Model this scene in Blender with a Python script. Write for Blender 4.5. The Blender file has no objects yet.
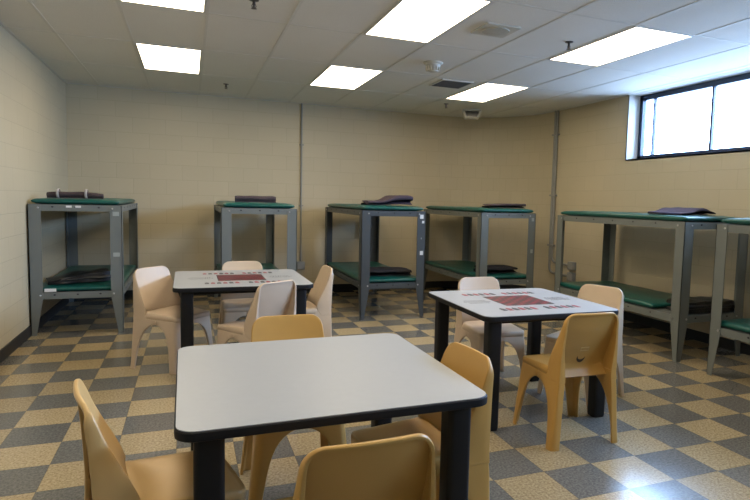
import bpy, bmesh, math, random
from mathutils import Vector, Matrix, noise
sc = bpy.context.scene
col = sc.collection
R = math.radians
PI = math.pi

# ------------------------------------------------------------------ materials
def new_mat(name):
    m = bpy.data.materials.new(name); m.use_nodes = True
    nt = m.node_tree; b = nt.nodes['Principled BSDF']
    return m, nt, b
def nd(nt, t, **kw):
    n = nt.nodes.new(t)
    for k, v in kw.items(): setattr(n, k, v)
    return n
def mth(nt, op, a, b=None, clamp=False):
    n = nt.nodes.new('ShaderNodeMath'); n.operation = op; n.use_clamp = clamp
    for i, v in enumerate((a, b)):
        if v is None: continue
        if isinstance(v, (int, float)): n.inputs[i].default_value = v
        else: nt.links.new(v, n.inputs[i])
    return n.outputs[0]
def mixc(nt, fac, a, b, mode='MIX'):
    n = nt.nodes.new('ShaderNodeMix'); n.data_type = 'RGBA'; n.blend_type = mode
    for s, v in ((n.inputs[0], fac), (n.inputs[6], a), (n.inputs[7], b)):
        if isinstance(v, (int, float)): s.default_value = v
        elif isinstance(v, tuple): s.default_value = (*v, 1) if len(v) == 3 else v
        else: nt.links.new(v, s)
    return n.outputs[2]
def mat(name, c, rough=.5, var=.08, scale=12., bump=0., bscale=60., metal=0., spec=.5, coat=0.):
    """plain paint / plastic / cloth with a little procedural unevenness"""
    m, nt, b = new_mat(name)
    tc = nd(nt, 'ShaderNodeTexCoord')
    n = nd(nt, 'ShaderNodeTexNoise'); n.inputs['Scale'].default_value = scale; n.inputs['Detail'].default_value = 4
    nt.links.new(tc.outputs['Object'], n.inputs['Vector'])
    lo = tuple(x * (1 - var) for x in c); hi = tuple(min(1, x * (1 + var)) for x in c)
    nt.links.new(mixc(nt, n.outputs['Fac'], lo, hi), b.inputs['Base Color'])
    b.inputs['Roughness'].default_value = rough; b.inputs['Metallic'].default_value = metal
    b.inputs['Specular IOR Level'].default_value = spec; b.inputs['Coat Weight'].default_value = coat
    if bump:
        n2 = nd(nt, 'ShaderNodeTexNoise'); n2.inputs['Scale'].default_value = bscale; n2.inputs['Detail'].default_value = 3
        nt.links.new(tc.outputs['Object'], n2.inputs['Vector'])
        bp = nd(nt, 'ShaderNodeBump'); bp.inputs['Strength'].default_value = bump; bp.inputs['Distance'].default_value = .01
        nt.links.new(n2.outputs['Fac'], bp.inputs['Height']); nt.links.new(bp.outputs[0], b.inputs['Normal'])
    return m

def mat_block(name, bw, bh=.2032, off=.5, ph=(0, 0)):
    """painted concrete block: joints from a brick texture laid out on (arc length, height) UVs in metres"""
    m, nt, b = new_mat(name)
    uv = nd(nt, 'ShaderNodeUVMap'); mp = nd(nt, 'ShaderNodeMapping')
    mp.inputs['Location'].default_value = (ph[0], ph[1], 0)
    nt.links.new(uv.outputs[0], mp.inputs[0])
    br = nd(nt, 'ShaderNodeTexBrick'); br.offset = off; br.offset_frequency = 2
    br.inputs['Scale'].default_value = 1; br.inputs['Brick Width'].default_value = bw; br.inputs['Row Height'].default_value = bh
    br.inputs['Mortar Size'].default_value = .0045; br.inputs['Mortar Smooth'].default_value = .6
    br.inputs['Color1'].default_value = (.53, .458, .318, 1); br.inputs['Color2'].default_value = (.55, .475, .33, 1)
    br.inputs['Mortar'].default_value = (.48, .413, .28, 1)
    nt.links.new(mp.outputs[0], br.inputs['Vector'])
    n = nd(nt, 'ShaderNodeTexNoise'); n.inputs['Scale'].default_value = 1.3; n.inputs['Detail'].default_value = 5
    tc = nd(nt, 'ShaderNodeTexCoord'); nt.links.new(tc.outputs['Object'], n.inputs['Vector'])
    c = mixc(nt, mth(nt, 'MULTIPLY', n.outputs['Fac'], .22), br.outputs['Color'], (.66, .58, .42), 'MULTIPLY')
    nt.links.new(c, b.inputs['Base Color'])
    b.inputs['Roughness'].default_value = .45
    n2 = nd(nt, 'ShaderNodeTexNoise'); n2.inputs['Scale'].default_value = 90; n2.inputs['Detail'].default_value = 3
    nt.links.new(tc.outputs['Object'], n2.inputs['Vector'])
    h = mth(nt, 'SUBTRACT', mth(nt, 'MULTIPLY', n2.outputs['Fac'], .25), br.outputs['Fac'])
    bp = nd(nt, 'ShaderNodeBump'); bp.inputs['Strength'].default_value = .34; bp.inputs['Distance'].default_value = .005
    nt.links.new(h, bp.inputs['Height']); nt.links.new(bp.outputs[0], b.inputs['Normal'])
    return m

def mat_floor():
    m, nt, b = new_mat('vinyl_tile')
    tc = nd(nt, 'ShaderNodeTexCoord'); sep = nd(nt, 'ShaderNodeSeparateXYZ')
    nt.links.new(tc.outputs['Object'], sep.inputs[0])
    T = .3048
    u = mth(nt, 'DIVIDE', mth(nt, 'SUBTRACT', sep.outputs[0], 1.7511 - 20 * T), T)
    v = mth(nt, 'DIVIDE', mth(nt, 'SUBTRACT', sep.outputs[1], 2.2248 - 40 * T), T)
    fu, fv = mth(nt, 'FLOOR', u), mth(nt, 'FLOOR', v)
    par = mth(nt, 'MODULO', mth(nt, 'ADD', fu, fv), 2)      # 0: grey, 1: tan
    cb = nd(nt, 'ShaderNodeCombineXYZ'); nt.links.new(fu, cb.inputs[0]); nt.links.new(fv, cb.inputs[1])
    wn = nd(nt, 'ShaderNodeTexWhiteNoise'); nt.links.new(cb.outputs[0], wn.inputs['Vector'])
    n1 = nd(nt, 'ShaderNodeTexNoise'); n1.inputs['Scale'].default_value = 75; n1.inputs['Detail'].default_value = 4; n1.inputs['Roughness'].default_value = .7
    nt.links.new(tc.outputs['Object'], n1.inputs['Vector'])
    rp = nd(nt, 'ShaderNodeMapRange'); rp.inputs[1].default_value = .38; rp.inputs[2].default_value = .62
    nt.links.new(n1.outputs['Fac'], rp.inputs[0])
    grey = mixc(nt, rp.outputs[0], (.098, .093, .084), (.19, .18, .158))
    tan = mixc(nt, rp.outputs[0], (.275, .20, .105), (.48, .375, .22))
    c = mixc(nt, par, grey, tan)
    g = mth(nt, 'ADD', mth(nt, 'MULTIPLY', wn.outputs['Value'], .25), .875)
    cg = nd(nt, 'ShaderNodeCombineXYZ')
    for i in range(3): nt.links.new(g, cg.inputs[i])
    c = mixc(nt, 1., c, cg.outputs[0], 'MULTIPLY')
    # tile joints
    def edge(x, f): 
        t = mth(nt, 'ABSOLUTE', mth(nt, 'SUBTRACT', mth(nt, 'SUBTRACT', x, f), .5))
        return mth(nt, 'GREATER_THAN', t, .494)
    e = mth(nt, 'MAXIMUM', edge(u, fu), edge(v, fv))
    c = mixc(nt, mth(nt, 'MULTIPLY', e, .45), c, (.05, .045, .035))
    nt.links.new(c, b.inputs['Base Color'])
    n3 = nd(nt, 'ShaderNodeTexNoise'); n3.inputs['Scale'].default_value = 3; n3.inputs['Detail'].default_value = 5
    nt.links.new(tc.outputs['Object'], n3.inputs['Vector'])
    nt.links.new(mth(nt, 'ADD', mth(nt, 'MULTIPLY', n3.outputs['Fac'], .16), .08), b.inputs['Roughness'])
    b.inputs['Specular IOR Level'].default_value = .5
    bp = nd(nt, 'ShaderNodeBump'); bp.inputs['Strength'].default_value = .06; bp.inputs['Distance'].default_value = .003
    nt.links.new(n1.outputs['Fac'], bp.inputs['Height']); nt.links.new(bp.outputs[0], b.inputs['Normal'])
    return m

def mat_ceiling():
    m, nt, b = new_mat('ceiling_tile')
    tc = nd(nt, 'ShaderNodeTexCoord')
    n = nd(nt, 'ShaderNodeTexNoise'); n.inputs['Scale'].default_value = 1.6; n.inputs['Detail'].default_value = 3
    n2 = nd(nt, 'ShaderNodeTexNoise'); n2.inputs['Scale'].default_value = 140; n2.inputs['Detail'].default_value = 3
    for k in (n, n2): nt.links.new(tc.outputs['Object'], k.inputs['Vector'])
    c = mixc(nt, n.outputs['Fac'], (.72, .70, .65), (.80, .78, .73))
    rp = nd(nt, 'ShaderNodeMapRange'); rp.inputs[1].default_value = .3; rp.inputs[2].default_value = .5; rp.inputs[3].default_value = .82
    nt.links.new(n2.outputs['Fac'], rp.inputs[0])
    cg = nd(nt, 'ShaderNodeCombineXYZ')
    for i in range(3): nt.links.new(rp.outputs[0], cg.inputs[i])
    nt.links.new(mixc(nt, 1., c, cg.outputs[0], 'MULTIPLY'), b.inputs['Base Color'])
    b.inputs['Roughness'].default_value = .9
    bp = nd(nt, 'ShaderNodeBump'); bp.inputs['Strength'].default_value = .3; bp.inputs['Distance'].default_value = .004
    nt.links.new(n2.outputs['Fac'], bp.inputs['Height']); nt.links.new(bp.outputs[0], b.inputs['Normal'])
    return m

def mat_emit(name, c, s):
    m, nt, b = new_mat(name)
    tc = nd(nt, 'ShaderNodeTexCoord'); v = nd(nt, 'ShaderNodeTexVoronoi'); v.inputs['Scale'].default_value = 70
    nt.links.new(tc.outputs['Object'], v.inputs['Vector'])
    nt.links.new(mixc(nt, mth(nt, 'MULTIPLY', v.outputs['Distance'], .15), c, tuple(x * .85 for x in c)), b.inputs['Emission Color'])
    b.inputs['Emission Strength'].default_value = s
    b.inputs['Base Color'].default_value = (.8, .8, .8, 1)
    return m

def mat_board():
    m, nt, b = new_mat('checkered_print')
    uv = nd(nt, 'ShaderNodeUVMap'); s = nd(nt, 'ShaderNodeSeparateXYZ'); nt.links.new(uv.outputs[0], s.inputs[0])
    p = mth(nt, 'MODULO', mth(nt, 'ADD', mth(nt, 'FLOOR', mth(nt, 'MULTIPLY', s.outputs[0], 8)), mth(nt, 'FLOOR', mth(nt, 'MULTIPLY', s.outputs[1], 8))), 2)
    nt.links.new(mixc(nt, p, (.19, .014, .026), (.022, .010, .012)), b.inputs['Base Color'])
    b.inputs['Roughness'].default_value = .42
    return m

def mat_glass():
    m = bpy.data.materials.new('window_glass'); m.use_nodes = True
    nt = m.node_tree; nt.nodes.clear()
    o = nd(nt, 'ShaderNodeOutputMaterial'); t = nd(nt, 'ShaderNodeBsdfTransparent'); g = nd(nt, 'ShaderNodeBsdfGlossy'); mx = nd(nt, 'ShaderNodeMixShader')
    t.inputs[0].default_value = (.93, .96, .97, 1); g.inputs['Roughness'].default_value = .02
    fr = nd(nt, 'ShaderNodeFresnel'); fr.inputs[0].default_value = 1.2
    nt.links.new(fr.outputs[0], mx.inputs[0]); nt.links.new(t.outputs[0], mx.inputs[1]); nt.links.new(g.outputs[0], mx.inputs[2]); nt.links.new(mx.outputs[0], o.inputs[0])
    return m

M = dict(
    block=mat_block('painted_block', .4064, ph=(0, 0)), block_half=mat_block('painted_half_block', .2032, off=.5),
    floor=mat_floor(), ceiling=mat_ceiling(),
    tbar=mat('ceiling_grid_paint', (.66, .64, .59), .6), base=mat('black_rubber', (.018, .018, .019), .55, bump=.1),
    ochre=mat('ochre_plastic', (.50, .285, .075), .38, .10, 6, bump=.06, bscale=220),
    amber=mat('amber_plastic', (.57, .37, .15), .36, .08, 6, bump=.06, bscale=220),
    beige=mat('beige_plastic', (.56, .43, .315), .42, .10, 5, bump=.08, bscale=220),
    beige2=mat('pale_beige_plastic', (.58, .445, .31), .42, .10, 5, bump=.08, bscale=220),
    top=mat('white_laminate', (.335, .345, .357), .40, .03, 30), black=mat('black_powder_coat', (.009, .009, .010), .5, bump=.1, bscale=300, spec=.25),
    edge=mat('black_edge_rubber', (.008, .008, .009), .6, bump=.08, bscale=200, spec=.25),
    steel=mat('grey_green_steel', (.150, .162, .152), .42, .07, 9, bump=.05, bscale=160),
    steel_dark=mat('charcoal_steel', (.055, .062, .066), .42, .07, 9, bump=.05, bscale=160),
    deck=mat('deck_steel', (.105, .112, .106), .55), hole=mat('dark_hole', (.008, .008, .008), .8),
    bolt=mat('bolt_steel', (.45, .45, .44), .35, metal=.8),
    green=mat('green_vinyl', (.004, .078, .064), .33, .18, 14, bump=.25, bscale=22),
    wool=mat('grey_wool', (.075, .056, .058), .95, .3, 40, bump=.5, bscale=180, spec=.1),
    wool2=mat('grey_violet_wool', (.072, .055, .070), .95, .3, 40, bump=.5, bscale=180, spec=.1),
    wool3=mat('purple_wool', (.14, .065, .12), .95, .3, 40, bump=.5, bscale=180, spec=.1),
    darkcloth=mat('black_nylon', (.012, .012, .013), .38, .3, 30, bump=.5, bscale=35),
    charcoal=mat('charcoal_wool', (.035, .031, .034), .9, .3, 30, bump=.5, bscale=150, spec=.15),
    tie=mat('pale_tie', (.42, .38, .36), .8), white=mat('white_paper', (.70, .70, .68), .6),
    grey_label=mat('grey_paper', (.34, .36, .33), .6),
    conduit=mat('painted_conduit', (.27, .265, .245), .45), box=mat('grey_box_paint', (.24, .24, .225), .5),
    frame=mat('dark_window_frame', (.008, .020, .055), .35), reveal=mat('white_reveal', (.62, .60, .56), .6),
    glass=mat_glass(), lamp=mat_emit('troffer_diffuser', (1, .85, .61), 9.6), lampframe=mat('white_enamel', (.60, .59, .55), .4),
    plastic=mat('white_plastic', (.52, .50, .44), .45), dark=mat('dark_lens', (.012, .011, .012), .2),
    speaker=mat('beige_grille', (.56, .53, .45), .6), louver=mat('dark_louver', (.075, .07, .066), .5),
    brass=mat('sprinkler_metal', (.10, .085, .075), .35, metal=.7),
    board=mat_board(), red=mat('red_print', (.26, .02, .035), .45), blackprint=mat('black_print', (.02, .02, .024), .45),
    greyprint=mat('grey_print', (.115, .115, .125), .45), smudge=mat('dark_scuff', (.022, .014, .007), .6),
)

# ------------------------------------------------------------------ mesh helpers
def obj(name, bm, m, parent=None, smooth=False, mods=(), recalc=True):
    if recalc: bmesh.ops.recalc_face_normals(bm, faces=bm.faces)
    me = bpy.data.meshes.new(name); bm.to_mesh(me); bm.free()
    ms = m if isinstance(m, (list, tuple)) else [m]
    for x in ms: me.materials.append(x)
    o = bpy.data.objects.new(name, me); col.objects.link(o)
    if parent: o.parent = parent
    if smooth:
        for p in me.polygons: p.use_smooth = True
        if smooth != 'all': me.set_sharp_from_angle(angle=R(40))
    for t, kw in mods:
        md = o.modifiers.new(t.title(), t)
        for k, v in kw.items(): setattr(md, k, v)
    return o
def box(bm, x0, x1, y0, y1, z0, z1, mi=0):
    vs = [bm.verts.new((x, y, z)) for z in (z0, z1) for y in (y0, y1) for x in (x0, x1)]
    for q in ((0, 2, 3, 1), (4, 5, 7, 6), (0, 1, 5, 4), (2, 6, 7, 3), (0, 4, 6, 2), (1, 3, 7, 5)):
        bm.faces.new([vs[i] for i in q]).material_index = mi
    return vs
def bevel_all(bm, w, seg=2):
    bmesh.ops.bevel(bm, geom=list(bm.edges), offset=w, segments=seg, affect='EDGES', profile=.5)
def prism(bm, pts, axis, a, b, mi=0):
    """extrude a 2-D outline along an axis: axis 0 -> outline is (y,z), 1 -> (x,z), 2 -> (x,y)"""
    def P(p, t): return ((t, p[0], p[1]), (p[0], t, p[1]), (p[0], p[1], t))[axis]
    lo = [bm.verts.new(P(p, a)) for p in pts]; hi = [bm.verts.new(P(p, b)) for p in pts]
    n = len(pts)
    bm.faces.new(lo).material_index = mi; bm.faces.new(hi[::-1]).material_index = mi
    for i in range(n):
        bm.faces.new((lo[i], hi[i], hi[(i + 1) % n], lo[(i + 1) % n])).material_index = mi
def rrect(hx, hy, r, n=6, cx=0, cy=0):
    out = []
    for sx, sy, a0 in ((1, 1, 0), (-1, 1, 90), (-1, -1, 180), (1, -1, 270)):
        for k in range(n + 1):
            a = R(a0 + 90 * k / n)
            out.append((cx + sx * (hx - r) + r * math.cos(a), cy + sy * (hy - r) + r * math.sin(a)))
    return out
def lathe(bm, prof, n=20, cx=0, cy=0, cz=0, mi=0):
    rings = []
    for r, z in prof:
        rings.append([bm.verts.new((cx + r * math.cos(2 * PI * k / n), cy + r * math.sin(2 * PI * k / n), cz + z)) for k in range(n)])
    for a, b in zip(rings, rings[1:]):
        for k in range(n): bm.faces.new((a[k], a[(k + 1) % n], b[(k + 1) % n], b[k])).material_index = mi
    bm.faces.new(rings[0][::-1]).material_index = mi; bm.faces.new(rings[-1]).material_index = mi
def tube(bm, pts, r, n=10):
    pts = [Vector(p) for p in pts]; rings = []
    for i, p in enumerate(pts):
        d = (pts[min(i + 1, len(pts) - 1)] - pts[max(i - 1, 0)]).normalized()
        a = d.cross(Vector((.31, .77, .55))).normalized(); b = d.cross(a)
        rings.append([bm.verts.new(p + r * (math.cos(2 * PI * k / n) * a + math.sin(2 * PI * k / n) * b)) for k in range(n)])
    for a, b in zip(rings, rings[1:]):
        for k in range(n): bm.faces.new((a[k], a[(k + 1) % n], b[(k + 1) % n], b[k]))
    bm.faces.new(rings[0][::-1]); bm.faces.new(rings[-1])
def grid_faces(bm, rows, closed=False):
    for a, b in zip(rows, rows[1:]):
        n = len(a)
        for k in range(n if closed else n - 1): bm.faces.new((a[k], a[(k + 1) % n], b[(k + 1) % n], b[k]))
def quad_uv(bm, pts, uvs, mi=0):
    l = bm.loops.layers.uv.verify()
    f = bm.faces.new([bm.verts.new(p) for p in pts]); f.material_index = mi
    for lp, u in zip(f.loops, uvs): lp[l].uv = u
    return f
def tag(o, label=None, cat=None, group=None, kind=None):
    for k, v in (('label', label), ('category', cat), ('group', group), ('kind', kind)):
        if v: o[k] = v
    return o
def thing(name, label, cat, loc=(0, 0, 0), rz=0, group=None):
    o = bpy.data.objects.new(name, None); o.empty_display_size = .1; col.objects.link(o)
    o.location = loc; o.rotation_euler = (0, 0, rz)
    return tag(o, label, cat, group)
def copy_tree(o, parent=None):
    c = o.copy(); col.objects.link(c)
    if parent: c.parent = parent
    for ch in list(o.children): copy_tree(ch, c)
    return c
def struct(o): o['kind'] = 'structure'; return o

# ------------------------------------------------------------------ the room
XL, XR, YB, YF, H = -1.465, 5.10, 8.80, -2.60, 2.8147
RC = 1.30                                   # radius of the rounded corner
bm = bmesh.new()
quad_uv(bm, [(XL, YF, 0), (XR + .2, YF, 0), (XR + .2, YB + .1, 0), (XL, YB + .1, 0)], [(0, 0)] * 4)
struct(obj('floor', bm, M['floor']))
bm = bmesh.new()
quad_uv(bm, [(XL, YF, H), (XL, YB + .1, H), (XR + .4, YB + .1, H), (XR + .4, YF, H)], [(0, 0)] * 4)
struct(obj('ceiling', bm, M['ceiling'], recalc=False))

def wall(name, p0, p1, m, z0=0, z1=H, u0=0):
    bm = bmesh.new(); L = (Vector(p1) - Vector(p0)).length
    quad_uv(bm, [(*p0, z0), (*p1, z0), (*p1, z1), (*p0, z1)], [(u0, z0), (u0 + L, z0), (u0 + L, z1), (u0, z1)])
    return struct(obj(name, bm, m, recalc=False))
wall('wall_left', (XL, YF), (XL, YB), M['block'], u0=.1)
wall('wall_back', (XL, YB), (XR - RC, YB), M['block'], u0=.05)
wall('wall_front', (XR, YF), (XL, YF), M['block'])
# rounded corner laid in half blocks
bm = bmesh.new(); N = 20
for k in range(N):
    a0, a1 = R(90 - 90 * k / N), R(90 - 90 * (k + 1) / N)
    c = (XR - RC, YB - RC)
    p = [(c[0] + RC * math.cos(a), c[1] + RC * math.sin(a)) for a in (a0, a1)]
    u = [RC * (PI / 2) * t / N for t in (k, k + 1)]
    quad_uv(bm, [(*p[0], 0), (*p[1], 0), (*p[1], H), (*p[0], H)], [(u[0], 0), (u[1], 0), (u[1], H), (u[0], H)])
bmesh.ops.remove_doubles(bm, verts=bm.verts, dist=1e-4)
o = struct(obj('wall_corner', bm, M['block_half'], smooth='all', recalc=False))
# right wall with the clerestory window opening
WY0, WY1, WZ0, WZ1, WX = -1.00, 5.90, 2.015, 2.8127, 5.27  # near end is out of view, lengthened to let in more daylight
bm = bmesh.new()
def rw(y0, y1, z0, z1): quad_uv(bm, [(XR, y1, z0), (XR, y0, z0), (XR, y0, z1), (XR, y1, z1)], [(-y1, z0), (-y0, z0), (-y0, z1), (-y1, z1)])
YC = YB - RC
rw(WY1, YC, 0, WZ0); rw(WY1, YC, WZ0, H); rw(WY0, WY1, 0, WZ0); rw(YF, WY0, 0, WZ0); rw(YF, WY0, WZ0, H); rw(WY0, WY1, WZ1, H)
struct(obj('wall_right', bm, M['block'], recalc=False))
wn = struct(bpy.data.objects.new('window_1', None)); col.objects.link(wn); wn.location = (WX, (WY0 + WY1) / 2, WZ0)
def wl(bm): bmesh.ops.translate(bm, verts=bm.verts, vec=-Vector(wn.location)); return bm
bm = bmesh.new(); XO = 5.36
box(bm, XR, XO, WY0, WY1, WZ0 - .02, WZ0); box(bm, XR, XO, WY1, WY1 + .02, WZ0 - .02, H); box(bm, XR, XO, WY0 - .02, WY0, WZ0 - .02, H); box(bm, XR, XO, WY0, WY1, WZ1, WZ1 + .0015)
obj('window_reveal', wl(bm), M['reveal'], wn)
bm = bmesh.new(); fw = .055
a, b = WX, WX + .06
box(bm, a, b, WY0, WY1, WZ0 + .002, WZ0 + fw); box(bm, a, b, WY0, WY1, WZ1 - fw - .01, WZ1 - .002)
box(bm, a, b, WY0 + .002, WY0 + fw, WZ0, WZ1); box(bm, a, b, WY1 - fw, WY1 - .002, WZ0, WZ1)
obj('window_frame', wl(bm), M['frame'], wn)
for y, w in ((5.665, .022), (4.80, .028), (3.70, .028), (2.60, .028), (1.50, .028), (.40, .028)):
    bm = bmesh.new(); box(bm, a + .01, b - .01, y - w / 2, y + w / 2, WZ0 + fw, WZ1 - fw); obj('mullion', wl(bm), M['frame'], wn)
bm = bmesh.new(); box(bm, a + .024, a + .032, WY0 + fw, WY1 - fw, WZ0 + fw, WZ1 - fw - .01)
obj('pane', wl(bm), M['glass'], wn)

# cove base
def baseb(name, p0, p1, nrm):
    bm = bmesh.new(); t = .012; n = Vector(nrm) * t
    P = [Vector(p0), Vector(p1), Vector(p1) + n, Vector(p0) + n]
    prism(bm, [(p.x, p.y) for p in P], 2, 0, .105)
    return struct(obj(name, bm, M['base']))
baseb('baseboard_left', (XL, YF), (XL, YB), (1, 0)); baseb('baseboard_back', (XL, YB), (XR - RC, YB), (0, -1)); baseb('baseboard_right', (XR, YF), (XR, YC), (-1, 0)); baseb('baseboard_front', (XL, YF), (XR, YF), (0, 1))
bm = bmesh.new(); pts = []
for rr in (RC, RC - .012):
    arc = [(XR - RC + rr * math.cos(R(90 - 90 * k / N)), YC + rr * math.sin(R(90 - 90 * k / N))) for k in range(N + 1)]
    pts += arc if rr == RC else arc[::-1]
prism(bm, pts, 2, 0, .105); struct(obj('baseboard_corner', bm, M['base']))

# suspended grid: 2 ft x 4 ft
OX, OY, TW, TD = -.4726, 6.094, .6096, 1.2192
bm = bmesh.new(); zt = H - .003
for i in range(-1, 10):
    x = OX + TW * i
    if XL < x < XR: box(bm, x - .011, x + .011, YF, YB, zt, H)
for j in range(-8, 3):
    y = OY + TD * j
    if YF < y < YB: box(bm, XL, XR, y - .011, y + .011, zt + .0005, H)
box(bm, XL, XL + .022, YF, YB, zt, H); box(bm, XL, XR - .7, YB - .022, YB, zt, H); box(bm, XR - .022, XR, WY1, YC, zt, H)
struct(obj('trim_1', bm, M['tbar']))

# recessed fluorescent troffers
def light(i, j, label):
    t = thing('ceiling_light', label, 'ceiling light', (OX + TW * (i + .5), OY + TD * (j + .5), H), 0, 'fluorescent lights in the tile ceiling')
    return t
t0 = light(0, 0, 'bright rectangular ceiling light at left, the one nearest the left bunk')
hx, hy = TW / 2 - .013, TD / 2 - .013
bm = bmesh.new()
for q in ((-hx, hx, -hy, -hy + .016), (-hx, hx, hy - .016, hy), (-hx, -hx + .016, -hy + .016, hy - .016), (hx - .016, hx, -hy + .016, hy - .016)):
    box(bm, *q, -.006, -.0005)
obj('light_frame', bm, M['lampframe'], t0)
bm = bmesh.new(); box(bm, -hx + .016, hx - .016, -hy + .016, hy - .016, -.004, -.001)
obj('diffuser', bm, M['lamp'], t0)
for i, j, lab in ((0, -2, 'ceiling light at top left, cut off by the top edge of the photo'),
                  (3, 0, 'middle ceiling light of the far row, left of the smoke detector'),
                  (3, -2, 'large bright ceiling light at top centre, nearest of the middle pair'),
                  (6, 0, 'ceiling light beside the dark vent, nearest the corner security camera'),
                  (6, -2, 'long bright ceiling light at right, beside the clerestory window'),
                  (0, -4, 'unseen left ceiling light added above the camera to brighten the room'), (3, -4, 'unseen middle ceiling light added above the camera to brighten the room'),  # this pair is out of view, added for its light on the room
                  ):
    c = copy_tree(t0); c.location = (OX + TW * (i + .5), OY + TD * (j + .5), H); c['label'] = lab

# small ceiling fittings
t = thing('smoke_detector', 'white round smoke detector with a slotted cone on the ceiling tiles', 'smoke detector', (2.28, 5.52, H))
bm = bmesh.new(); lathe(bm, [(.098, 0), (.098, -.010), (.085, -.022)], 28); obj('mounting_plate', bm, M['speaker'], t, True)
bm = bmesh.new(); lathe(bm, [(.078, -.022), (.074, -.034), (.05, -.088), (.028, -.096)], 28)
obj('sensor_head', bm, M['plastic'], t, True)
bm = bmesh.new()
for k in range(14):
    a = 2 * PI * k / 14
    v = box(bm, .056, .074, -.004, .004, -.08, -.04); bmesh.ops.rotate(bm, verts=v, cent=(0, 0, 0), matrix=Matrix.Rotation(a, 3, 'Z'))
obj('vent_slots', bm, M['speaker'], t)
t = thing('air_vent', 'dark slatted air vent in the ceiling between two lights', 'vent', (2.87, 6.37, H))
bm = bmesh.new(); q = .20
for s in ((-q, q, -q, -q + .022), (-q, q, q - .022, q), (-q, -q + .022, -q + .022, q - .022), (q - .022, q, -q + .022, q - .022)): box(bm, *s, -.012, 0)
obj('vent_frame', bm, M['speaker'], t)
bm = bmesh.new()
for k in range(12):
    y = -.165 + .03 * k; prism(bm, [(y, -.002), (y + .004, -.002), (y + .018, -.013), (y + .014, -.013)], 0, -q + .022, q - .022)
obj('louver', bm, M['louver'], t)
bm = bmesh.new(); box(bm, -q + .02, q - .02, -q + .02, q - .02, -.0035, -.0015); obj('backing', bm, M['hole'], t)
t = thing('speaker_grille', 'beige square ceiling speaker plate with a round centre', 'speaker', (2.29, 4.25, H))
bm = bmesh.new(); prism(bm, rrect(.15, .15, .01, 3), 2, -.012, 0); obj('plate', bm, M['speaker'], t)
bm = bmesh.new(); lathe(bm, [(.112, -.012), (.108, -.018), (.06, -.021), (.01, -.022)], 30); obj('grille', bm, mat('tan_grille', (.45, .42, .34), .7, bump=.6, bscale=260), t, True)
def sprinkler(x, y, lab):
    t = thing('sprinkler', lab, 'sprinkler', (x, y, H), 0, 'fire sprinklers in the ceiling')
    bm = bmesh.new(); lathe(bm, [(.034, 0), (.034, -.004), (.018, -.008)], 18); obj('escutcheon', bm, M['brass'], t, True)
    bm = bmesh.new(); lathe(bm, [(.010, -.006), (.010, -.03), (.007, -.034), (.007, -.05)], 10)
    for s in (-1, 1): tube(bm, [(s * .008, 0, -.028), (s * .016, 0, -.042), (s * .004, 0, -.058)], .003, 6)
    obj('frame_arm', bm, M['brass'], t)
    bm = bmesh.new(); lathe(bm, [(.02, -.058), (.021, -.060), (.004, -.062)], 16); obj('deflector', bm, M['brass'], t)
    return t
s0 = sprinkler(.433, 7.786, 'small sprinkler near the back wall, just right of the left ceiling light')
for x, y, lab in ((3.40, 7.70, 'sprinkler left of the corner security camera'), (3.02, 4.279, 'sprinkler beside the long light at right'), (.434, 4.407, 'sprinkler at the top edge of the photo, right of the left lights')):
    c = copy_tree(s0); c.location = (x, y, H); c['label'] = lab
t = thing('security_camera', 'white wedge security camera with a dark lens under the ceiling corner', 'camera', (3.965, 8.02, H), R(-22))
bm = bmesh.new()
prism(bm, [(-.145, 0), (-.14, -.05), (-.10, -.135), (.10, -.135), (.14, -.05), (.145, 0)], 1, -.07, .07); bevel_all(bm, .012)
obj('housing', bm, M['plastic'], t, True)
bm = bmesh.new(); prism(bm, [(-.105, -.028), (-.10, -.055), (-.075, -.105), (.075, -.105), (.10, -.055), (.105, -.028)], 1, -.078, -.066); obj('dark_window', bm, M['dark'], t)

# conduits
def conduit_run(name, label, base, parts, boxes):
    t = thing(name, label, 'conduit', base)
    b = Vector(base)
    for pts, r in parts:
        bm = bmesh.new(); tube(bm, [Vector(p) - b for p in pts], r, 12); obj('pipe', bm, M['conduit'], t, True)
    for (x0, x1, y0, y1, z0, z1) in boxes:
        bm = bmesh.new(); box(bm, x0 - b.x, x1 - b.x, y0 - b.y, y1 - b.y, z0 - b.z, z1 - b.z); bevel_all(bm, .006); o = obj('outlet_box', bm, M['box'], t, True)
        bm = bmesh.new()
        if x1 - x0 < y1 - y0 + .001 and x0 > 4.5: box(bm, x0 - b.x - .004, x0 - b.x, y0 + .012 - b.y, y1 - .012 - b.y, z0 + .012 - b.z, z1 - .012 - b.z)
        else: box(bm, x0 + .012 - b.x, x1 - .012 - b.x, y0 - b.y - .004, y0 - b.y, z0 + .012 - b.z, z1 - .012 - b.z)
        obj('cover_plate', bm, M['conduit'], o)
    return t
t = conduit_run('electrical_conduit', 'straight grey conduit on the back wall running down to a small outlet box', (1.55, 8.785, .35),
            [([(1.55, 8.785, H), (1.55, 8.785, .46)], .014)], [(1.49, 1.61, 8.74, 8.799, .35, .47)])
for z in (2.2, 1.3):
    bm = bmesh.new(); box(bm, -.03, .03, -.018, .012, z - .35, z - .33); obj('strap', bm, M['conduit'], t)
def arcp(y0, z0, r, n=6):   # a bend from vertical to towards the camera
    return [(5.075, y0 - r + r * math.cos(R(90 * k / n)), z0 - r * math.sin(R(90 * k / n))) for k in range(n + 1)]
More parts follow.
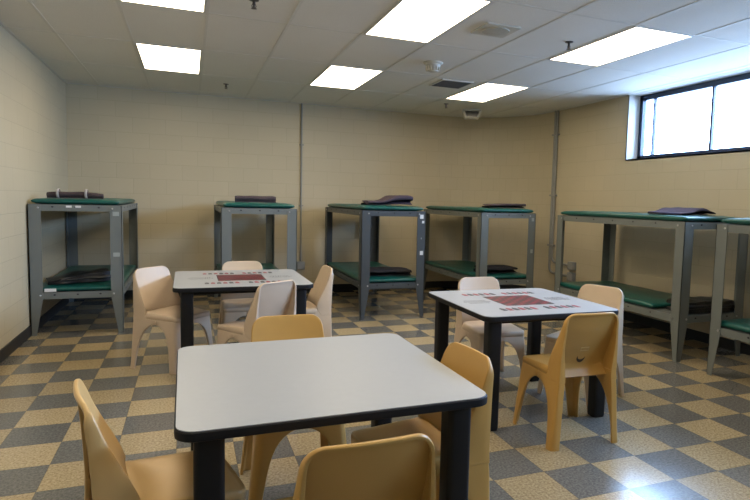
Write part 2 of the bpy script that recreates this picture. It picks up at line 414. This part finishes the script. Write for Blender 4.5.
t = conduit_run('electrical_conduit', 'pair of grey conduits in the rounded corner bending to two outlet boxes', (5.075, 7.40, .30),
            [([(5.075, 7.44, H)] + arcp(7.44, .50, .10) + [(5.075, 6.93, .40)], .019),
             ([(5.075, 7.385, H)] + arcp(7.385, .66, .10) + [(5.075, 6.93, .56)], .016)],
            [(5.035, 5.098, 6.80, 6.93, .50, .615), (5.035, 5.098, 6.80, 6.93, .335, .46)])
for z in (2.45, 1.55, .8):
    bm = bmesh.new(); box(bm, -.024, .022, -.06, .085, z - .3, z - .275); obj('strap', bm, M['conduit'], t)

# ------------------------------------------------------------------ tables
def table(label, loc, rz=0, hw=.523):
    t = thing('table', label, 'table', loc, rz, 'square tables with black legs')
    r, zt, th = .062, .74, .034
    bm = bmesh.new()
    out = rrect(hw - .004, hw - .004, r, 8)
    prism(bm, out, 2, zt - th + .004, zt)
    top = obj('tabletop', bm, M['top'], t)
    bm = bmesh.new()
    prof = [(.0045, zt - .002), (0.0, zt - .006), (-.001, zt - th * .5), (0.0, zt - th + .003), (.005, zt - th), (.06, zt - th)]
    rows = []
    for d, z in prof: rows.append([bm.verts.new((x, y, z)) for x, y in rrect(hw - d, hw - d, max(r - d, .01), 8)])
    grid_faces(bm, rows, True)
    inner = [bm.verts.new((v.co.x, v.co.y, zt - .002)) for v in rows[0]]
    obj('edge_band', bm, M['edge'], top, True)
    for sx in (-1, 1):
        for sy in (-1, 1):
            bm = bmesh.new(); x, y = sx * (hw - .098), sy * (hw - .098)
            prism(bm, rrect(.0455, .0455, .02, 5, x, y), 2, .012, zt - th)
            lg = obj('leg', bm, M['black'], t, True)
            bm = bmesh.new(); prism(bm, rrect(.042, .042, .018, 5, x, y), 2, 0, .014); obj('foot', bm, M['edge'], lg, True)
    bm = bmesh.new()
    for s in (-1, 1):
        e = hw - .098; box(bm, -e, e, s * e - .012, s * e + .012, zt - th - .03, zt - th); box(bm, s * e - .012, s * e + .012, -e, e, zt - th - .03, zt - th)
    obj('apron', bm, M['black'], t)
    return t, top
def game_print(top, slant=0.):
    z = .7402
    bm = bmesh.new(); h = .183
    box(bm, -h - .006, h + .006, -h - .006, h + .006, z - .0004, z + .0002)
    g = obj('board_border', bm, M['blackprint'], top)
    bm = bmesh.new(); quad_uv(bm, [(-h, -h, z + .0006), (h, -h, z + .0006), (h, h, z + .0006), (-h, h, z + .0006)], [(0, 0), (1, 0), (1, 1), (0, 1)])
    obj('game_board', bm, M['board'], top)
    for sy in (-1, 1):
        for g in (-1, 1):
            for k in range(6):
                bm = bmesh.new(); x = g * .052 + g * .0455 * k; y = sy * .295
                w, d = .0155, .046
                pts = [(x - w, y - d), (x + w, y - d), (x + w, y + d * .4), (x, y + d), (x - w, y + d * .4)]
                prism(bm, pts, 2, z - .0004, z + .0006); obj('printed_mark', bm, M[('red', 'blackprint')[(k + (g > 0) + (sy > 0)) % 2]], top)
    rnd = random.Random(5)
    for s in (-1, 1):
        bm = bmesh.new()
        for row in range(3):
            x = s * .325 - .095 + abs(row - 1) * .02
            while x < s * .325 + .095 - abs(row - 1) * .02:
                w = rnd.uniform(.004, .010); y = .044 - row * .044 + rnd.uniform(-.003, .003); hh = rnd.uniform(.012, .019)
                prism(bm, [(x, y - hh), (x + w * .6, y - hh), (x + w * .6 + .006, y + hh), (x + .006, y + hh)], 2, z - .0004, z + .0005)
                x += w + .006
        obj('printed_text', bm, M['greyprint'], top)
T1 = (.472, 2.29); T2 = (.40, 5.115); T3 = (2.165, 3.545)
ta, _ = table('plain white square table in front, with nothing printed on its top', (*T1, 0), R(.5))
tb, top = table('white game table at back left, checkerboard on top, four pale chairs around', (*T2, 0), R(.3)); game_print(top)
tc_, top = table('white game table at right, with a red and black checkerboard and one ochre chair', (*T3, 0), R(-1), .505); game_print(top)

# ------------------------------------------------------------------ chairs
def lerp(tab, z):
    for (z0, v0), (z1, v1) in zip(tab, tab[1:]):
        if z <= z1 or (z1, v1) == tab[-1]:
            t = (z - z0) / (z1 - z0); t = max(0, min(1, t)); t = t * t * (3 - 2 * t) if 0 else t
            return v0 + (v1 - v0) * t
SH = .44
def hxz(z): return .196 + .046 * (1 - z / SH)
def hyf(z): return .212 + .022 * (1 - z / SH)
def hyr(z): return .236 + .012 * (1 - z / SH)
YP = [(.39, -.150), (.42, -.126), (.45, -.110), (.475, -.106), (.50, -.112), (.56, -.138), (.62, -.168), (.70, -.205), (.77, -.230), (.81, -.242)]
YR = [(.39, -.2375), (.45, -.2365), (.55, -.240), (.66, -.248), (.74, -.256), (.81, -.264)]
WW = [(.39, .2015), (.44, .1968), (.55, .195), (.66, .187), (.74, .180), (.81, .174)]
ZA = .372                                 # height of the arches between the legs
def spread(z, half, a0, e=4.2):
    t = min(1, z / ZA)
    return a0 + (half - a0) * (1 - (1 - t ** e) ** .5)
def make_chair(label, m, loc, rz):
    t = thing('stacking_chair', label, 'chair', loc, rz, 'moulded plastic chairs round the tables')
    zs = [0, .04, .10, .17, .22, .26, .295, .32, .34, .353, .362, .3665, ZA, .40, SH]
    for sx in (1, -1):
        for sy in (1, -1):
            bm = bmesh.new(); rows = []
            for z in zs:
                hx = hxz(z); hy = hyf(z) if sy > 0 else hyr(z); r = .034 if sy > 0 else .030 - .022 * min(1, max(0, (z - .08) / .26))
                a0 = .050 + .035 * z / SH
                a = spread(z, hx, a0, 6.) if sy > 0 else max(.037, .056 - .02 * z / SH); b = spread(z, hy, a0 + .006)
                if z >= ZA:
                    b = hy
                    if sy > 0: a = hx
                p = []
                for k in range(5): p.append((hx, hy - b + (b - r) * k / 4))
                for k in range(1, 6): p.append((hx - r + r * math.cos(R(15 * k)), hy - r + r * math.sin(R(15 * k))))
                for k in range(5): p.append((hx - r - (a - r) * k / 4, hy))
                rows.append([bm.verts.new((sx * x, sy * y, z)) for x, y in p])
            grid_faces(bm, rows)
            bmesh.ops.recalc_face_normals(bm, faces=bm.faces)
            # make normals point outwards
            f = bm.faces[0]
            if f.normal.x * sx < 0: bmesh.ops.reverse_faces(bm, faces=bm.faces)
            obj('leg', bm, m, t, 'all', [('SOLIDIFY', dict(thickness=.013, offset=-1)), ('BEVEL', dict(width=.004, segments=2, limit_method='ANGLE'))], recalc=False)
    # seat: rounded outline shrinking to the middle, slightly dished, rolled at the rim
    bm = bmesh.new(); rows = []
    n = 7
    for s, z in ((1.0, .405), (1.004, .432), (.992, .444), (.965, .451), (.90, .4535), (.78, .451), (.6, .446), (.4, .4425), (.2, .441), (.04, .4405)):
        hx, y0, y1 = .1985, -.128, .215; r = .035 if s > .9 else .035 + (.9 - s) * .05
        cy = (y0 + y1) / 2; hy = (y1 - y0) / 2
        ring = []
        for x, y in rrect(hx * s, hy * s, max(.004, min(r, hx * s * .95, hy * s * .95)), n, 0, cy * (1)):
            zz = z
            if s < .99:
                zz += .022 * max(0, (-y - .03) / .10) ** 1.5 * (s > .3) - .012 * max(0, (y - .12) / .09) ** 2
            ring.append(bm.verts.new((x, y, zz)))
        rows.append(ring)
    grid_faces(bm, rows, True); bm.faces.new(rows[-1])
    bmesh.ops.recalc_face_normals(bm, faces=bm.faces)
    if bm.faces[-1].normal.z < 0: bmesh.ops.reverse_faces(bm, faces=bm.faces)
    obj('seat', bm, m, t, 'all', [('SOLIDIFY', dict(thickness=.010, offset=-1))], recalc=False)
    # back: sweeping panel whose side edges turn rearward into the rear legs, rolled lip along the top
    bm = bmesh.new(); rows = []
    ZT, z0, rc = .803, .395, .055
    Z = [.395, .405, .42, .437, .455, .49, .53, .57, .61, .65, .69, .72, .745, .765, .785, .803]
    def top_z(x):              # rounded upper corners
        e = abs(x) - (.175 - rc)
        return ZT if e <= 0 else ZT - rc + math.sqrt(max(0, rc * rc - min(e, rc) ** 2))
    U = [0, .15, .3, .45, .58, .69, .75, .81, .87, .92, .96, .985, 1.0]
    cols = [-u for u in U[:0:-1]] + U
    for zi in Z:
        row = []
        for u in cols:
            z = z0 + (zi - z0) * (top_z(u * .175) - z0) / (ZT - z0)
            sag = -.016 * (1 - u * u) * min(1, max(0, (z - .40) / .12))
            row.append(bm.verts.new((u * lerp(WW, z), lerp(YP, z) + sag, z)))
        rows.append(row)
    grid_faces(bm, rows)
    chain = [r[0] for r in rows] + rows[-1][1:-1] + [r[-1] for r in rows[::-1]]
    rings = [chain]
    for f, ret in ((.12, -.0035), (.4, -.0045), (.75, -.0035), (1., 0.), (1., .35), (1., 1.)):
        ring = []
        for v in chain:
            x, y, z = v.co
            q = max(0, min(1, (z - (ZT - rc)) / rc)); q = q * q * (3 - 2 * q)
            depth = (y - lerp(YR, z)) * (1 - q) + .016 * q
            r = lerp([(.39, .042), (.45, .036), (.60, .016), (.81, .008)], z) * ret if ret > 0 else ret * max(0, min(1, (z - .45) / .15))
            n = Vector((-math.copysign(1, x) * (1 - q), 0, -q)) if q < 1 else Vector((0, 0, -1))
            n.normalize()
            ring.append(bm.verts.new((x + n.x * r, y - depth * f, z + n.z * r)))
        rings.append(ring)
    grid_faces(bm, rings)
    bmesh.ops.recalc_face_normals(bm, faces=bm.faces)
    bm.faces.ensure_lookup_table()
    mid = min(bm.faces, key=lambda f: abs(f.calc_center_median().x) + abs(f.calc_center_median().z - .6))
    if mid.normal.y < 0: bmesh.ops.reverse_faces(bm, faces=bm.faces)
    obj('backrest', bm, m, t, 'all', [('SOLIDIFY', dict(thickness=.010, offset=-1)), ('BEVEL', dict(width=.004, segments=2, limit_method='ANGLE'))], recalc=False)
    return t
def ang(d): return R(d - 90)           # heading in degrees from +x -> rotation of a chair built facing +y
CH = [  # label, material, x, y, heading
    ('amber plastic chair in side view at lower left, half under the plain front table', 'amber', -.075, 2.108, 12),
    ('ochre plastic chair behind the plain front table, only its back top showing above it', 'ochre', .475, 2.815, -90),
    ('ochre plastic chair tucked in at the right side of the plain front table', 'ochre', .850, 2.148, 184),
    ('brownish ochre chair nearest the camera, back turned, cut off by the bottom edge', 'ochre', .430, 1.65, 91),
    ('pale beige chair at the left side of the back left game table, mostly in view', 'beige', -.125, 5.235, -43),
    ('pale beige chair behind the back left game table, facing the camera', 'beige2', .465, 5.52, -90),
    ('pale beige chair in front of the back left game table, turned away leftwards', 'beige', .465, 4.57, 124),
    ('pale beige chair seen edge on, at the right end of the back left game table', 'beige2', .920, 5.22, 182),
    ('pale beige chair at the far left corner of the right game table', 'beige', 2.22, 4.03, -92),
    ('light tan chair at the far right of the right game table, before the long bunk', 'beige2', 2.735, 3.53, 202),
    ('ochre chair in front of the right game table, a dark smile-shaped scuff on its back', 'ochre', 2.178, 2.965, 88),
]
first = {}
for lab, mk, x, y, hd in CH:
    if mk not in first:
        c = first[mk] = make_chair(lab, M[mk], (x, y, 0), ang(hd))
    else:
        c = copy_tree(first[mk]); c.location = (x, y, 0); c.rotation_euler = (0, 0, ang(hd)); c['label'] = lab
# the scuff and the moulded stamp low on the last chair's back
bk = [o for o in c.children if o.name.startswith('backrest')][0]
def rear(x, z, d=0.): return (x, lerp(YP, z) - .016 * (1 - (x / .195) ** 2) - .0105 - d, z)
bm = bmesh.new(); n = 14; rows = []
for k in range(n + 1):
    a = R(175 + 175 * k / n); w = .017 * math.sin(PI * k / n) ** 1.5 + .001
    rows.append([bm.verts.new(rear(.006 + (.026 + q) * math.cos(a) * 1.05, .522 + (.030 + q) * math.sin(a))) for q in (-w / 2, w / 2)])
grid_faces(bm, rows); obj('scuff', bm, M['smudge'], bk, mods=[('SOLIDIFY', dict(thickness=.004, offset=0))])
bm = bmesh.new()
def strip(x0, x1, z0, z1):
    bm.faces.new([bm.verts.new(rear(x, z)) for x, z in ((x0, z0), (x1, z0), (x1, z1), (x0, z1))])
for q in ((-.018, .040, .560, .565), (-.018, .040, .580, .585), (-.018, -.013, .560, .585), (.035, .040, .560, .585)): strip(*q)
obj('moulded_stamp', bm, M['amber'], bk, mods=[('SOLIDIFY', dict(thickness=.006, offset=0))])

# ------------------------------------------------------------------ bunks
BW, BL = .81, 1.98
def make_bunk(label, m, x, y, stick=(), L=BL):
    """x, y: centre on the floor; head and foot ends face the camera and the far wall"""
    t = thing('bunk_bed', label, 'bunk bed', (x, y, 0), 0, 'steel bunk beds along the walls')
    hx, hy = BW / 2, L / 2; zt = 1.30; th = .006
    def flange(s): return [(0, 0), (.046, 0), (.108, .375), (.108, zt), (0, zt)]
    for sx in (-1, 1):
        for sy in (-1, 1):
            bm = bmesh.new()
            prism(bm, [(sx * (hx - a), z) for a, z in flange(0)], 1, sy * hy, sy * (hy - th))
            prism(bm, [(sy * (hy - a), z) for a, z in flange(0)], 0, sx * hx, sx * (hx - th))
            lg = obj('leg', bm, m, t)
            for zb in (.40, 1.265):
                for side in (0, 1):
                    bm = bmesh.new(); lathe(bm, [(.010, 0), (.010, .003), (.006, .006)], 8)
                    if side == 0:
                        bmesh.ops.rotate(bm, verts=bm.verts, cent=(0, 0, 0), matrix=Matrix.Rotation(R(90) * sy * -1, 3, 'X')); off = (sx * (hx - .085), sy * hy, zb)
                    else:
                        bmesh.ops.rotate(bm, verts=bm.verts, cent=(0, 0, 0), matrix=Matrix.Rotation(R(90) * sx, 3, 'Y')); off = (sx * hx, sy * (hy - .085), zb)
                    bmesh.ops.translate(bm, verts=bm.verts, vec=off)
                    obj('bolt', bm, M['bolt'], lg)
    for z0, z1, nm in ((.362, .428, 'lower_frame'), (1.234, 1.299, 'upper_frame')):
        bm = bmesh.new(); i = th; w = .03
        box(bm, -hx + i, hx - i, -hy + i, -hy + i + w, z0, z1); box(bm, -hx + i, hx - i, hy - i - w, hy - i, z0, z1)
        box(bm, -hx + i, -hx + i + w, -hy + i + w, hy - i - w, z0, z1); box(bm, hx - i - w, hx - i, -hy + i + w, hy - i - w, z0, z1)
        fr = obj(nm, bm, m, t)
        bm = bmesh.new(); box(bm, -hx + i + w, hx - i - w, -hy + i + w, hy - i - w, z1 - .012, z1 - .001); obj('deck', bm, M['deck'], fr)
        zc = (z0 + z1) / 2 + .008
        ring = [(.011 * math.cos(q * PI / 5), zc + .008 * math.sin(q * PI / 5)) for q in range(10)]
        for k in range(3):
            bm = bmesh.new(); prism(bm, [(-.2 + .2 * k + p, q) for p, q in ring], 1, -(hy - i) - .001, -(hy - i) + .001); obj('bolt_hole', bm, M['hole'], fr)
        for k in range(5):
            bm = bmesh.new(); sg = 1 if x < 0 else -1      # on the side that faces the room
            prism(bm, [(-.62 + .31 * k + p, q) for p, q in ring], 0, sg * (hx - i) - .001, sg * (hx - i) + .001); obj('bolt_hole', bm, M['hole'], fr)
    return t
def sticker(t, x, z, w, h, m, y, nm='sticker', lab='white paper sticker'):
    bm = bmesh.new(); box(bm, x - w / 2, x + w / 2, y - .0012, y, z - h / 2, z + h / 2)
    return obj(nm, bm, m, t)
def mattress(label, x, y, z, seed, L=1.95, W=.765, th=.058):
    t = obj('mattress', mattress_bm(L, W, th, seed), M['green'], None, 'all')
    t.location = (x, y, z); return tag(t, label, 'mattress', 'green vinyl mattresses on the bunks')
def mattress_bm(L, W, th, seed):
    bm = bmesh.new(); rows = []; n = 40
    nx = 18
    def sup(t): return (1 - abs(t) ** 16) ** (1 / 3.)
    for j in range(n + 1):
        v = -1 + 2 * j / n; v = math.copysign(1 - (1 - abs(v)) ** 1.5, v)
        ring = []
        for side in (1, -1):
            for k in range(nx + 1):
                u = -1 + 2 * k / nx; u = math.copysign(1 - (1 - abs(u)) ** 1.6, u) * side
                e = sup(u) * sup(v)
                x, y = u * W / 2, v * L / 2
                wob = noise.noise(Vector((x * 5 + seed * 7.3, y * 4, side))) * .007 + noise.noise(Vector((x * 14, y * 11 + seed * 3.1, side * 2))) * .003
                if side > 0: z = th * .5 + (th * .5 + wob * .9) * e
                else: z = th * .5 - th * .498 * e
                ring.append(bm.verts.new((x, y, z)))
        rows.append(ring)
    grid_faces(bm, rows, True)
    bm.faces.new(rows[0][::-1]); bm.faces.new(rows[-1])
    bmesh.ops.remove_doubles(bm, verts=bm.verts, dist=1e-4)
    return bm
def ribbon(path, th):
    """closed outline of a strip of cloth of thickness th following a 2-D path"""
    L, Rr = [], []
    for i, p in enumerate(path):
        a = path[max(i - 1, 0)]; b = path[min(i + 1, len(path) - 1)]
        dx, dy = b[0] - a[0], b[1] - a[1]; l = math.hypot(dx, dy) or 1
        nx, ny = -dy / l * th / 2, dx / l * th / 2
        L.append((p[0] + nx, p[1] + ny)); Rr.append((p[0] - nx, p[1] - ny))
    return L + Rr[::-1]
def fold_path(D, th, layers, gap=.002):
    p = th + gap; out = []; d = 1; h = D / 2 - p / 2
    for k in range(layers):
        z = th / 2 + k * p
        for i in range(9): out.append((d * (-h + 2 * h * i / 8), z))
        if k < layers - 1:
            for i in range(1, 6):
                a = PI * i / 6; out.append((d * (h + math.sin(a) * p / 2), z + p / 2 - math.cos(a) * p / 2))
        d = -d
    return out
def spiral_path(Rm, th, n=46):
    turns = (Rm - th) / (th * 1.06); out = []
    for i in range(n + 1):
        f = i / n; r = Rm - th / 2 - f * (Rm - th * 1.1); a = -PI / 2 + f * turns * 2 * PI
        out.append((r * math.cos(a), Rm + r * math.sin(a)))
    return out
def cloth(name, outline, L, m, label, cat, loc, rz, seed, lump=.006, bend=0., hump=None, group='bedding bundles on the bunks', squash=1.):
    bm = bmesh.new(); rows = []; n = 22
    for j in range(n + 1):
        v = -1 + 2 * j / n; s = 1 - .12 * abs(v) ** 8
        hz = hump(v) if hump else 1.
        row = []
        for a, b in outline:
            q = Vector((v * L * 3.2 + seed * 5.1, a * 9, b * 11))
            dz = noise.noise(q) * lump; da = noise.noise(q + Vector((9, 3, 1))) * lump
            z = max(.0005, b * s * hz * squash + dz * max(0, min(1, (b - .012) / .02)))
            row.append(bm.verts.new((v * L / 2 + noise.noise(q * .7) * lump * .6, a * s + da + bend * v * v, z)))
        rows.append(row)
    grid_faces(bm, rows, True)
    bm.faces.new(rows[0][::-1]); bm.faces.new(rows[-1])
    low = min(v.co.z for v in bm.verts); bmesh.ops.translate(bm, verts=bm.verts, vec=(0, 0, -low))
    o = obj(name, bm, m, None, 'all'); o.data.set_sharp_from_angle(angle=R(60))
    o.location = loc; o.rotation_euler = (0, 0, rz)
    return tag(o, label, cat, group)
ZU, ZL = 1.2995, .4285
MTU, MTL = ZU + .0615, ZL + .0615
B = [  # key, x centre, y centre, material, label
    ('a', -1.045, 7.63, 'steel', 'grey steel bunk bed against the left wall, leftmost of the six'),
    ('b', .72, 7.61, 'steel', 'grey steel bunk bed second from the left, behind the back left game table'),
    ('c', 2.28, 7.59, 'steel_dark', 'darker charcoal steel bunk bed in the middle, with white stickers on its right leg'),
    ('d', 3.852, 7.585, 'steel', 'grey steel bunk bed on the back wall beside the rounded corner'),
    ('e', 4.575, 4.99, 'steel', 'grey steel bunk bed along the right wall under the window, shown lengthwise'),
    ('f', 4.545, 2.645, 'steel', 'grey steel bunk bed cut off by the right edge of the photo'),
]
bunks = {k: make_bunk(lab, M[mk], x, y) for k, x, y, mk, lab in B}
nm = dict(a='the bunk by the left wall', b='the bunk behind the back left game table', c='the dark middle bunk', d='the bunk beside the rounded corner', e='the long bunk under the window', f='the bunk at the right edge')
for i, (k, x, y, mk, lab) in enumerate(B):
    mattress('green vinyl mattress on the upper deck of ' + nm[k], x, y, ZU, i)
    if k == 'e': mattress('green vinyl mattress on the lower deck of ' + nm[k], x, y + .175, ZL, i + 10, L=1.60)
    else: mattress('green vinyl mattress on the lower deck of ' + nm[k], x, y, ZL, i + 10)
f_ = -BL / 2
sticker(bunks['a'], .352, 1.215, .058, .042, M['grey_label'], f_); sticker(bunks['a'], .352, .80, .06, .042, M['grey_label'], f_)
for xx in (-.06, .02): sticker(bunks['a'], xx, 1.28, .05, .022, M['white'], f_ + .006)
o = sticker(bunks['a'], -.235, .452, .10, .032, M['white'], f_ + .004, 'paper_tag')
sticker(bunks['c'], .352, 1.235, .045, .05, M['white'], f_); sticker(bunks['c'], .372, 1.17, .03, .03, M['white'], f_); sticker(bunks['c'], .358, .79, .04, .05, M['white'], f_); sticker(bunks['c'], .352, .97, .012, .02, M['grey_label'], f_)
sticker(bunks['d'], .36, 1.22, .035, .045, M['grey_label'], f_); sticker(bunks['d'], .36, .80, .035, .05, M['grey_label'], f_)
# bedding on the upper decks
t = cloth('rolled_blanket', spiral_path(.043, .015), .50, M['wool'], 'grey-brown blanket rolled tight with pale ties on the leftmost bunk', 'blanket', (-1.07, 6.80, MTU), R(-3), 1, .008)
for xx in (-.15, .10):
    bm = bmesh.new(); v0 = len(bm.verts); n = 16
    rows = [[bm.verts.new((xx + dx, 0.047 * rr * math.cos(2 * PI * k / n), .047 + .047 * rr * math.sin(2 * PI * k / n))) for k in range(n)] for dx, rr in ((-.012, .96), (-.01, 1.03), (.01, 1.03), (.012, .96))]
    grid_faces(bm, rows, True); obj('tie', bm, M['tie'], t, 'all')
cloth('rolled_blanket', spiral_path(.050, .017), .45, M['wool'], 'grey-brown rolled blanket on top of the bunk behind the back left game table', 'blanket', (.70, 6.86, MTU), R(2), 2, .008)
cloth('folded_blanket', fold_path(.34, .040, 3), .58, M['wool2'], 'grey folded blanket stepping up to the right on top of the dark middle bunk', 'blanket', (2.28, 6.90, MTU), R(2), 3, .008, hump=lambda v: .60 + .72 / (1 + math.exp(-9 * (v + .05))))
cloth('rolled_blanket', fold_path(.28, .028, 3), .54, M['wool'], 'low flat rolled grey blanket on top of the bunk beside the rounded corner', 'blanket', (3.93, 6.88, MTU), R(-2), 4, .008, hump=lambda v: .75 + .3 * (v + 1) / 2)
cloth('folded_blanket', fold_path(.42, .022, 3), .62, M['wool2'], 'grey-violet folded blanket peaked in the middle on top of the long bunk under the window', 'blanket', (4.55, 4.42, MTU), R(14), 5, .010, hump=lambda v: .35 + .85 * math.exp(-((v - .12) / .55) ** 2))
cloth('folded_blanket', fold_path(.40, .024, 3), .52, M['wool3'], 'purple folded blanket on top of the bunk cut off at the right edge', 'blanket', (4.55, 3.25, MTU), R(10), 6, .010, hump=lambda v: .45 + .8 * (v + 1) / 2)
# bedding on the lower decks
cloth('folded_bedding', fold_path(.38, .028, 4), .56, M['darkcloth'], 'crumpled black shiny bundle on the lower deck of the leftmost bunk', 'bedding', (-1.09, 6.98, MTL), R(14), 7, .022, hump=lambda v: .35 + .85 * (v + 1) / 2)
cloth('folded_blanket', fold_path(.34, .036, 3), .54, M['charcoal'], 'dark folded blanket on the lower deck of the dark middle bunk', 'blanket', (2.31, 6.92, MTL), R(-3), 8, .012)
cloth('folded_blanket', fold_path(.34, .036, 3), .52, M['charcoal'], 'dark folded blanket on the lower deck of the bunk beside the rounded corner', 'blanket', (3.86, 6.92, MTL), R(3), 9, .012)
cloth('folded_bedding', fold_path(.30, .036, 4), .60, M['darkcloth'], 'puffy black folded bundle on the lower deck of the long bunk under the window', 'bedding', (4.62, 4.175, ZL + .004), R(-2), 10, .016)
cloth('folded_blanket', fold_path(.34, .026, 3), .50, M['charcoal'], 'dark folded blanket on the lower deck of the bunk behind the back left game table', 'blanket', (.72, 6.92, MTL), R(2), 11, .012)

# ------------------------------------------------------------------ light from outside
w = bpy.data.worlds.new('sky'); sc.world = w; w.use_nodes = True
nt = w.node_tree; bg = nt.nodes['Background']
tc = nd(nt, 'ShaderNodeTexCoord'); sp = nd(nt, 'ShaderNodeSeparateXYZ'); nt.links.new(tc.outputs['Generated'], sp.inputs[0])
rp = nd(nt, 'ShaderNodeMapRange'); rp.inputs[1].default_value = -.12; rp.inputs[2].default_value = .12; nt.links.new(sp.outputs[2], rp.inputs[0])
nt.links.new(mixc(nt, rp.outputs[0], (.19, .27, .42), (.43, .63, 1.0)), bg.inputs['Color'])
bg.inputs['Strength'].default_value = 36.0
L = bpy.data.lights.new('window_portal', 'AREA'); L.shape = 'RECTANGLE'; L.size = WZ1 - WZ0; L.size_y = WY1 - WY0
L.cycles.is_portal = True
o = bpy.data.objects.new('window_portal', L); col.objects.link(o)
o.location = (XO, (WY0 + WY1) / 2, (WZ0 + WZ1) / 2); o.rotation_euler = (0, R(90), 0)

# ------------------------------------------------------------------ camera
f, yaw, pit, rol, cx, ch = 580.66, .385390, .0840325, .0264915, 424.39, 1.4269
fw_ = Vector((math.sin(yaw) * math.cos(pit), math.cos(yaw) * math.cos(pit), -math.sin(pit)))
ri = Vector((math.cos(yaw), -math.sin(yaw), 0)); up = ri.cross(fw_)
r2 = math.cos(rol) * ri + math.sin(rol) * up; u2 = -math.sin(rol) * ri + math.cos(rol) * up
cam = bpy.data.cameras.new('camera'); co = bpy.data.objects.new('camera', cam); col.objects.link(co)
cam.sensor_fit = 'HORIZONTAL'; cam.sensor_width = 36; cam.lens = f / 750 * 36; cam.shift_x = (375 - cx) / 750; cam.clip_start = .05
co.matrix_world = Matrix(((r2.x, u2.x, -fw_.x, 0), (r2.y, u2.y, -fw_.y, 0), (r2.z, u2.z, -fw_.z, ch), (0, 0, 0, 1)))
sc.camera = co
vs = sc.view_settings
vs.view_transform = 'Standard'; vs.look = 'None'; vs.gamma = 1; vs.use_curve_mapping = False; vs.exposure = .14
sc.display_settings.display_device = 'sRGB'
sc.cycles.max_bounces = 8; sc.cycles.diffuse_bounces = 5
